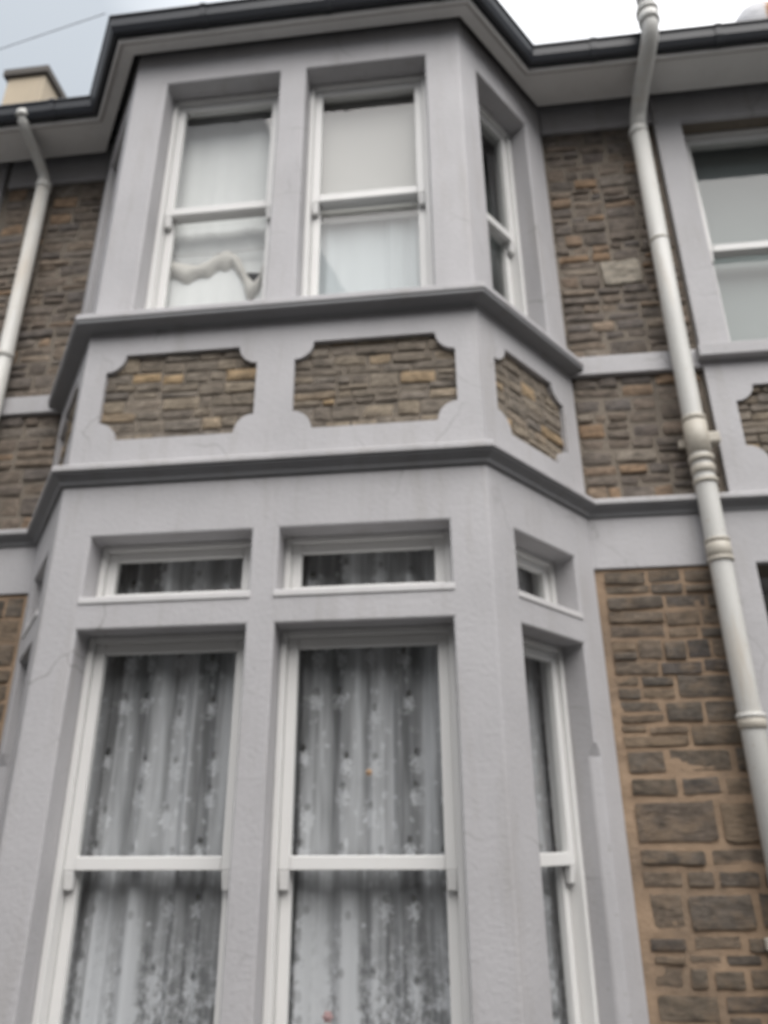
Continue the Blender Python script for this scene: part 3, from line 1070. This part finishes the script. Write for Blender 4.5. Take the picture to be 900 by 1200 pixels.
# gutter: half round trough
GZ = 6.520
go = [(0.024, GZ), (0.024, GZ-0.070), (0.034, GZ-0.106), (0.056, GZ-0.123), (0.080, GZ-0.115), (0.100, GZ-0.079), (0.108, GZ-0.026), (0.120, GZ-0.010), (0.118, GZ+0.002), (0.104, GZ)]
gi = [(0.096, GZ-0.026), (0.090, GZ-0.072), (0.074, GZ-0.102), (0.056, GZ-0.110), (0.040, GZ-0.096), (0.032, GZ-0.067), (0.032, GZ)]
gp = go+gi
gut = sweep('gutter', EP, gp, 'black', house)
def gutter_joint(px, py, ex, ey, parent):
    fr = Frame((px, py), (ex, ey))
    mb = MB()
    prof = [(0.020, GZ), (0.019, GZ-0.074), (0.030, GZ-0.113), (0.056, GZ-0.132), (0.084, GZ-0.123), (0.106, GZ-0.082), (0.115, GZ-0.028), (0.126, GZ-0.013), (0.124, GZ+0.004)]
    for s_ in (-0.02, 0.02):
        for o_, z_ in prof:
            mb.v.append(tuple(fr.p(s_, -o_, z_)))
    for k in range(8):
        mb.f.append((k, k+1, 9+k+1, 9+k))
    mb.f.append(tuple(range(9)))
    mb.f.append(tuple(range(17, 8, -1)))
    mb.build('gutter_bracket', 'black', parent)
for x in (-0.55, 0.25, 0.95):
    gutter_joint(x, -0.12, 1, 0, gut)
for x in (1.95, 2.75, -2.9, -1.85):
    gutter_joint(x, PW-0.355, 1, 0, gut)
# roof
mb = MB()
fr0 = Frame((0, 0), (1, 0))
sp = math.tan(rad(37))
for x0, x1 in ((NX0-1, XR0+3),):
    y0, y1 = PW-0.36, 4.3
    z0 = 6.54
    mb.hexa([(x0, y0, z0), (x0, y1, z0+(y1-y0)*sp), (x1, y1, z0+(y1-y0)*sp), (x1, y0, z0),
             (x0, y0, z0+0.03), (x0, y1, z0+0.03+(y1-y0)*sp), (x1, y1, z0+0.03+(y1-y0)*sp), (x1, y0, z0+0.03)])
    y2 = 8.2
    mb.hexa([(x0, y1+0.002, z0+(y1-y0)*sp), (x0, y2, z0), (x1, y2, z0), (x1, y1+0.002, z0+(y1-y0)*sp),
             (x0, y1+0.002, z0+0.03+(y1-y0)*sp), (x0, y2, z0+0.03), (x1, y2, z0+0.03), (x1, y1+0.002, z0+0.03+(y1-y0)*sp)])
roof = mb.build('roof', 'slate', house)
# hipped roof of the bay
bp_ = eave_path(0.36, 0.14, -3, 3)[1:5]
apex = [(-0.5, 1.4), (0.5, 1.4)]
mb = MB()
zb = 6.538
mb.v = [(p[0], p[1], zb) for p in bp_]+[(x, y, zb+1.0) for x, y in apex]+[(p[0], 1.4, zb) for p in (bp_[0], bp_[3])]
mb.f = [(0, 1, 4), (1, 2, 5, 4), (2, 3, 5), (0, 4, 6), (3, 7, 5), (0, 3, 2, 1)]
mb.build('bay_roof', 'slate', house)
mb = MB()
mb.box(fr0, NX0, XR0, PW+0.03, 8.0, 6.605, 6.64)
mb.build('ceiling', 'room', house)
# rear and end walls close the house
mb = MB()
mb.box(fr0, NX0, XR0, 7.8, 8.0, 0, 6.57)
mb.box(fr0, XR0, XR0+0.2, PW+0.05, 8.0, 0, 6.57)
mb.build('rear_wall', 'render2', house)

# ------------------------------------------------------------------ the house next door (its window edge shows past the downpipe)
nb = empty('neighbour_house', 'neighbouring terrace house with grey window surround beyond the thin downpipe', 'house', (-5.0, PW, 0))
MIR = Mirror(-0.06)
ops = [(-UW[1]-0.06, -UW[0]-0.06, 4.32, 6.22), (-GD[1]-0.06, -GD[0]-0.06, 0.02, 2.963)]
def npos(s, d, z, sh=0):
    return WALL.p(s, d+0.032, z)
grid_shell('wall', [NX0, XL0-0.002]+[q for o_ in ops for q in o_[:2]], [0, 6.6]+[q for o_ in ops for q in o_[2:]], ops, npos, 0.24, 'mortar_grey', None, 0).name = 'wall'
nwall = [o for o in COL.objects if o.name.startswith('wall') and o.parent is None][0]
before = set(COL.objects)
side_bay(MIR, None, -NX0-0.06)
sweep('string_course', [(NX0, PW), (XL0-0.002, PW)], CTOP, 'paint2', None, bevel=0.003)
sweep('bed_moulding', [(NX0, PW), (XL0-0.002, PW)], CPROF, 'mould_shade', None, bevel=0.003)  # same painted-in shade under the neighbour's string course
room(None, -3.8, -2.45, PW+0.275, 4.5, 3.45, 6.5)
tops = [o for o in COL.objects if o not in before and o.parent is None]+[nwall]
inv = Matrix.Translation(Vector(nb.location)).inverted()
for o in tops:
    o.parent = nb
    o.matrix_parent_inverse = inv

# ------------------------------------------------------------------ curtains and blinds
def curtain(name, fr, a0, a1, z0, z1, d, mat, folds, amp, label, group=None, seed=0, nx=150, nzv=14):
    rnd = random.Random(seed)
    ph = [rnd.uniform(0, 6.28) for _ in range(6)]
    w = a1-a0
    v, f = [], []
    for j in range(nzv):
        z = z0+(z1-z0)*j/(nzv-1)
        for i in range(nx):
            a = w*i/(nx-1)
            t_ = a/w
            warp = t_+0.035*math.sin(5*t_+ph[0])+0.02*math.sin(13*t_+ph[1])
            y = amp*(math.sin(2*math.pi*folds*warp+ph[2])+0.45*math.sin(2*math.pi*folds*2.1*warp+ph[3]))
            y *= 0.7+0.3*math.sin(9*t_+ph[4])+0.12*(1-j/(nzv-1))
            v.append((a, y, z))
    for j in range(nzv-1):
        for i in range(nx-1):
            f.append((j*nx+i, j*nx+i+1, (j+1)*nx+i+1, (j+1)*nx+i))
    mb = MB()
    mb.v, mb.f = v, f
    o = mb.build(name, mat, None, smooth=True)
    o.matrix_world = fr.mat(a0, d, 0)
    return tag(o, label, 'curtain', group)
c1 = curtain('lace_curtain', FRONT, -0.93+HW, -0.02+HW, 0.5, 3.05, 0.285, 'lace', 6, 0.024, 'gathered white lace net in the ground floor bay window farther from the soil pipe', 'lace nets of the ground floor bay', 3)
c2 = curtain('lace_curtain', FRONT, 0.0+HW, 0.93+HW, 0.5, 3.05, 0.287, 'lace', 7, 0.024, 'gathered white lace net with a peach flower in the ground floor bay front', 'lace nets of the ground floor bay', 8)
c3 = curtain('lace_curtain', RCANT, 0.14, 0.90, 0.5, 3.05, 0.285, 'lace', 5, 0.022, 'white lace net behind the narrow ground floor window on the canted side', 'lace nets of the ground floor bay', 5)
def flower(parent, x, y, z, r, mat):
    mb = MB()
    n_ = 12
    mb.v = [(x, y-0.010, z)]
    for k in range(n_):
        a = 2*math.pi*k/n_
        q = r*(1.0 if k % 2 == 0 else 0.72)
        mb.v.append((x+q*math.cos(a), y, z+q*math.sin(a)))
    for k in range(n_):
        mb.v.append((mb.v[1+k][0], y+0.006, mb.v[1+k][2]))
    for k in range(n_):
        k2 = (k+1) % n_
        mb.f.append((0, 1+k, 1+k2))
        mb.f.append((1+k2, 1+k, 1+n_+k, 1+n_+k2))
    mb.f.append(tuple(1+n_+k for k in range(n_)))
    o = mb.build('fabric_flower', mat, parent)
    return o
flower(c2, 0.462, -0.045, 1.905, 0.017, 'peach')
flower(c2, 0.300, -0.045, 0.995, 0.024, 'pink')
# roller blinds upstairs
def roller_blind(fr, a0, a1, z0, z1, d, mat, label):
    b_ = empty('roller_blind', label, 'blind', tuple(fr.p((a0+a1)/2, d, z0)))
    inv_ = Matrix.Translation(Vector(b_.location)).inverted()
    mb = MB()
    n_ = 12
    for j in range(n_):
        t_ = j/(n_-1)
        z = z0+(z1-z0)*t_
        for a in (a0, (a0*2+a1)/3, (a0+a1*2)/3, a1):
            mb.v.append(tuple(fr.p(a, d+0.004*math.sin(7*t_+a*3), z)))
    for j in range(n_-1):
        for i in range(3):
            mb.f.append((j*4+i, j*4+i+1, (j+1)*4+i+1, (j+1)*4+i))
    o1 = mb.build('blind_cloth', mat, None, smooth=True)
    o2 = tube('roller', [fr.p(a0-0.02, d+0.02, z1+0.01), fr.p(a1+0.02, d+0.02, z1+0.01)], 0.022, 'white')
    mb = MB()
    mb.box(fr, a0, a1, d-0.008, d+0.008, z0-0.022, z0-0.001)
    o3 = mb.build('bottom_bar', 'white', None, 0.004)
    for o in (o1, o2, o3):
        o.parent = b_
        o.matrix_parent_inverse = inv_
    return b_
roller_blind(FRONT, 0.06+HW, 0.88+HW, 5.12, 6.26, 0.268, 'blind', 'off white roller blind half lowered behind the upper bay front window')
roller_blind(WALL, UW[0]+0.01, UW[1]-0.01, 4.40, 6.34, 0.30, 'blind_grey', 'grey green roller blind lowered in the upper window beside the soil pipe')
curtain('net_curtain', FRONT, 0.05+HW, 0.90+HW, 4.30, 5.30, 0.300, 'net_blue', 5, 0.006, 'plain white net hanging below the roller blind upstairs', None, 21)
curtain('net_curtain', FRONT, -0.90+HW, -0.05+HW, 4.80, 6.38, 0.310, 'net', 4, 0.004, 'plain white net across the upper part of the window with the sagging hem', None, 22)
curtain('net_curtain', RCANT, 0.50, 0.86, 4.30, 6.2, 0.36, 'blind_grey', 3, 0.015, 'grey curtain edge in the narrow upper window on the canted side', None, 23)
# the sagging cafe net in the upper window farther from the pipe
cafe = empty('cafe_curtain', 'white half height net with cream gathered hem sagging in two swags upstairs', 'curtain', (-0.5, 0.30, 4.3))
inv_ = Matrix.Translation(Vector(cafe.location)).inverted()
hem = [(-0.88, 4.93), (-0.80, 4.885), (-0.732, 4.856), (-0.66, 4.83), (-0.60, 4.828), (-0.54, 4.855), (-0.50, 4.885), (-0.456, 4.915), (-0.41, 4.915), (-0.378, 4.89), (-0.345, 4.85), (-0.315, 4.78),
       (-0.285, 4.70), (-0.249, 4.655), (-0.215, 4.70), (-0.19, 4.80), (-0.165, 4.90), (-0.12, 4.94)]
sm = []
for i in range(len(hem)-1):
    for k in range(3):
        t_ = k/3
        sm.append((hem[i][0]*(1-t_)+hem[i+1][0]*t_, hem[i][1]*(1-t_)+hem[i+1][1]*t_))
sm.append(hem[-1])
mb = MB()
na = 9
for i, (x, z) in enumerate(sm):
    hh = 0.082+0.012*math.sin(i*0.9)+0.010*math.sin(i*0.37)
    for k in range(na):
        t_ = k/(na-1)
        an = math.pi*t_
        pl = 0.003*math.sin(i*1.1+k*0.7)
        mb.v.append((x, 0.286-(0.034+pl)*math.sin(an)**0.8, z+0.022+hh*0.35-hh*1.6*t_))
for i in range(len(sm)-1):
    for k in range(na-1):
        mb.f.append((i*na+k, (i+1)*na+k, (i+1)*na+k+1, i*na+k+1))
h1 = mb.build('gathered_hem', 'hem', None, smooth=True)
mb = MB()
nzv = 8
for i, (x, z) in enumerate(sm):
    for j in range(nzv):
        t_ = j/(nzv-1)
        mb.v.append((x, 0.290+0.006*math.sin(x*60)*t_, z-0.03-(z-4.26)*t_))
for i in range(len(sm)-1):
    for j in range(nzv-1):
        mb.f.append((i*nzv+j, (i+1)*nzv+j, (i+1)*nzv+j+1, i*nzv+j+1))
h2 = mb.build('net_cloth', 'net', None, smooth=True)
h3 = tube('curtain_wire', [(-0.90, 0.266, 4.95), (-0.5, 0.266, 4.935), (-0.1, 0.266, 4.95)], 0.004, 'white', None, 8)
for o in (h1, h2, h3):
    o.parent = cafe
    o.matrix_parent_inverse = inv_

# ------------------------------------------------------------------ pipes
soil = empty('soil_pipe', 'thick cream soil vent pipe running up the wall past the gutter', 'pipe', (2.25, PW-0.09, 0))
inv_ = Matrix.Translation(Vector(soil.location)).inverted()
PX, PY, PR = 2.252, PW-0.085, 0.056
TY = PW-0.545
TX = 2.30
parts = []
parts.append(tube('pipe_shaft', [(PX, PY, 0.0), (PX, PY, 2.5), (PX, PY, 4.5), (PX+0.01, PY, 6.10)], PR, 'pipe', None, 24))
parts.append(tube('offset_bend', [(PX+0.01, PY, 6.08), (PX+0.012, PY-0.01, 6.15), (PX+0.014, PY-0.05, 6.205), (PX+0.02, PY-0.16, 6.265), (TX-0.012, TY+0.10, 6.36), (TX-0.004, TY+0.03, 6.405), (TX, TY, 6.47), (TX, TY, 6.56)], PR*0.97, 'pipe', None, 24))
parts.append(tube('vent_stack', [(TX, TY, 6.54), (TX+0.002, TY, 7.0), (TX+0.005, TY, 7.9)], PR*0.95, 'pipe', None, 24))
rings = [(3.80, 0.03, 0.012, 'pipe_joint'), (3.68, 0.20, 0.012, 'pipe_joint'), (3.545, 0.035, 0.018, 'pipe_joint'), (3.48, 0.05, 0.011, 'pipe_joint'), (3.41, 0.03, 0.013, 'pipe_joint'), (3.065, 0.02, 0.012, 'pipe_joint'),
         (3.01, 0.085, 0.010, 'pipe_joint'), (2.96, 0.025, 0.014, 'pipe_joint'), (2.13, 0.05, 0.012, 'pipe_joint'), (2.165, 0.022, 0.017, 'pipe'), (5.10, 0.016, 0.007, 'pipe_joint'), (6.05, 0.05, 0.009, 'pipe'), (1.2, 0.05, 0.012, 'pipe')]
for z, h, ex, mt in rings:
    parts.append(ring('pipe_collar', (PX+0.002, PY, z), PR+ex*0.7, h, mt, None, 24))
for z, h, ex in ((6.53, 0.075, 0.010), (6.60, 0.03, 0.016), (6.64, 0.02, 0.008)):
    parts.append(ring('pipe_collar', (TX, TY, z), PR+ex, h, 'pipe', None, 24))
for z in (3.68, 1.2):
    mb = MB()
    mb.box(fr0, PX-0.10 if z != 3.68 else PX-0.085, PX+0.115, PY+0.05, PW-0.006, z-0.025, z+0.025)
    parts.append(mb.build('pipe_bracket', 'pipe_joint', None, 0.006))
mb = MB()
mb.box(fr0, PX+0.03, PX+0.125, PY-0.02, PY+0.03, 3.645, 3.715)
parts.append(mb.build('inspection_lug', 'pipe_joint', None, 0.012))
for o in parts:
    o.parent = soil
    o.matrix_parent_inverse = inv_

down = empty('downpipe', 'thin cream rainwater downpipe with swan neck on the wall before the neighbouring house', 'pipe', (-2.06, PW-0.06, 0))
inv_ = Matrix.Translation(Vector(down.location)).inverted()
DX, DY, DR = -2.065, PW-0.07, 0.048
GY = PW-0.355-0.065
parts = [tube('pipe_shaft', [(DX, DY, 0.0), (DX+0.005, DY, 3.0), (DX, DY, 6.15)], DR, 'pipe', None, 20),
         tube('swan_neck', [(DX, DY, 6.12), (DX, DY-0.005, 6.19), (DX-0.002, DY-0.04, 6.235), (DX-0.006, DY-0.16, 6.31), (DX-0.01, GY+0.05, 6.375), (DX-0.012, GY+0.01, 6.40), (DX-0.012, GY, 6.46)], DR*0.85, 'pipe', None, 20),
         ring('pipe_collar', (DX, DY, 6.13), DR+0.008, 0.06, 'pipe', None), ring('pipe_collar', (DX, DY, 4.62), DR+0.008, 0.05, 'pipe', None),
         ring('pipe_collar', (DX-0.012, GY, 6.445), DR+0.006, 0.05, 'pipe', None)]
for o in parts:
    o.parent = down
    o.matrix_parent_inverse = inv_

# ------------------------------------------------------------------ chimneys and cable
ch = empty('chimney', 'cream rendered chimney stack with dark cap above the gutter by the thin downpipe', 'chimney', (-4.45, 3.6, 7.0))
inv_ = Matrix.Translation(Vector(ch.location)).inverted()
mb = MB()
mb.box(fr0, -4.69, -4.17, 3.0, 4.6, 6.7, 10.78)
s1 = mb.build('stack', 'cream', None, 0.01)
mb = MB()
mb.box(fr0, -4.74, -4.12, 2.95, 4.65, 10.78, 10.90)
s2 = mb.build('cap', 'cap', None, 0.01)
for o in (s1, s2):
    o.parent = ch
    o.matrix_parent_inverse = inv_
ch2 = empty('chimney', 'squat clay chimney pot patched with white mortar peeping over the gutter beyond the soil pipe', 'chimney', (4.75, 3.3, 7.0))
inv_ = Matrix.Translation(Vector(ch2.location)).inverted()
mb = MB()
mb.box(fr0, 4.42, 5.2, 2.9, 4.0, 6.7, 10.05)
s1 = mb.build('stack', 'cream', None, 0.01)
prof = [(0.10, 0.0), (0.23, 0.0), (0.25, 0.10), (0.265, 0.22), (0.25, 0.34), (0.20, 0.44), (0.13, 0.50), (0.11, 0.49), (0.10, 0.30)]
mb = MB()
n_ = 28
for r_, z in prof:
    for k in range(n_):
        a = 2*math.pi*k/n_
        mb.v.append((r_*math.cos(a), r_*math.sin(a), z))
for j in range(len(prof)-1):
    for k in range(n_):
        k2 = (k+1) % n_
        mb.f.append((j*n_+k, j*n_+k2, (j+1)*n_+k2, (j+1)*n_+k))
s2 = mb.build('pot', 'pot', None, smooth=True)
s2.location = (4.66, 3.15, 10.10)
for o in (s1, s2):
    o.parent = ch2
    o.matrix_parent_inverse = inv_
cab = tube('overhead_cable', [Vector((-1.20, -0.24, 6.54)).lerp(Vector((-14.0, 3.2, 9.6)), t_/16)+Vector((0, 0, -0.9*(t_/16)*(1-t_/16))) for t_ in range(17)], 0.0028, 'cable', None, 6)
tag(cab, 'thin dark overhead cable running off the bay eaves across the sky', 'cable')

# ------------------------------------------------------------------ houses across the street (they show only in the glass)
def far_house(x0, x1, mat, label):
    h = empty('facing_house', label, 'house', ((x0+x1)/2, -10.4, 0), 'houses across the street')
    iv = Matrix.Translation(Vector(h.location)).inverted()
    fr = Frame((x1, -10.4), (-1, 0))
    w = x1-x0
    made = []
    opn = [(0.7, 1.7, 0.9, 2.5), (2.0, 3.0, 0.9, 2.5), (3.8, 4.8, 0.1, 2.5), (0.7, 1.7, 4.0, 5.6), (2.0, 3.0, 4.0, 5.6), (3.8, 4.7, 4.0, 5.6)]
    def ps(s, d, z, sh=0):
        return fr.p(s, d, z)
    made.append(grid_shell('wall', [0, w]+[q for o_ in opn for q in o_[:2]], [0, 7.3]+[q for o_ in opn for q in o_[2:]], opn, ps, 0.3, mat, None, 0))
    for k, (a, b, c, d) in enumerate(opn):
        if k == 2:
            mb = MB()
            mb.box(fr, a+0.002, b-0.002, 0.15, 0.2, c, d-0.002)
            made.append(mb.build('door', 'door', None))
            continue
        wn = bars(fr, a+0.002, b-0.002, c+0.002, d-0.002, 0.12, 0.2, 0.09, 0.09, 0.1, 0.09, 'white', 'window', None)
        pane(fr, a+0.08, b-0.08, c+0.09, d-0.08, 0.16, wn)
        mb = MB()
        mb.box(fr, a+0.03, b-0.03, 0.45, 0.5, c, d)
        made.append(wn)
        made.append(mb.build('blind', 'blind_grey', None))
    mb = MB()
    mb.hexa([fr.p(-0.0, -0.25, 7.25), fr.p(0, 4.0, 10.2), fr.p(w, 4.0, 10.2), fr.p(w, -0.25, 7.25), fr.p(0, -0.25, 7.35), fr.p(0, 4.0, 10.32), fr.p(w, 4.0, 10.32), fr.p(w, -0.25, 7.35)])
    made.append(mb.build('roof', 'slate', None))
    mb = MB()
    mb.box(fr, 0.02, w-0.02, 3.9, 4.1, 0, 8.9)
    made.append(mb.build('rear_wall', 'render2', None))
    for o in made:
        o.parent = h
        o.matrix_parent_inverse = iv
far_labels = ['stone fronted terrace house across the street', 'pale rendered terrace house across the street']
for k in range(-3, 4):
    far_house(k*5.4-2.7, k*5.4+2.69, 'facing' if k % 2 else 'render3', far_labels[0] if k % 2 else far_labels[1])
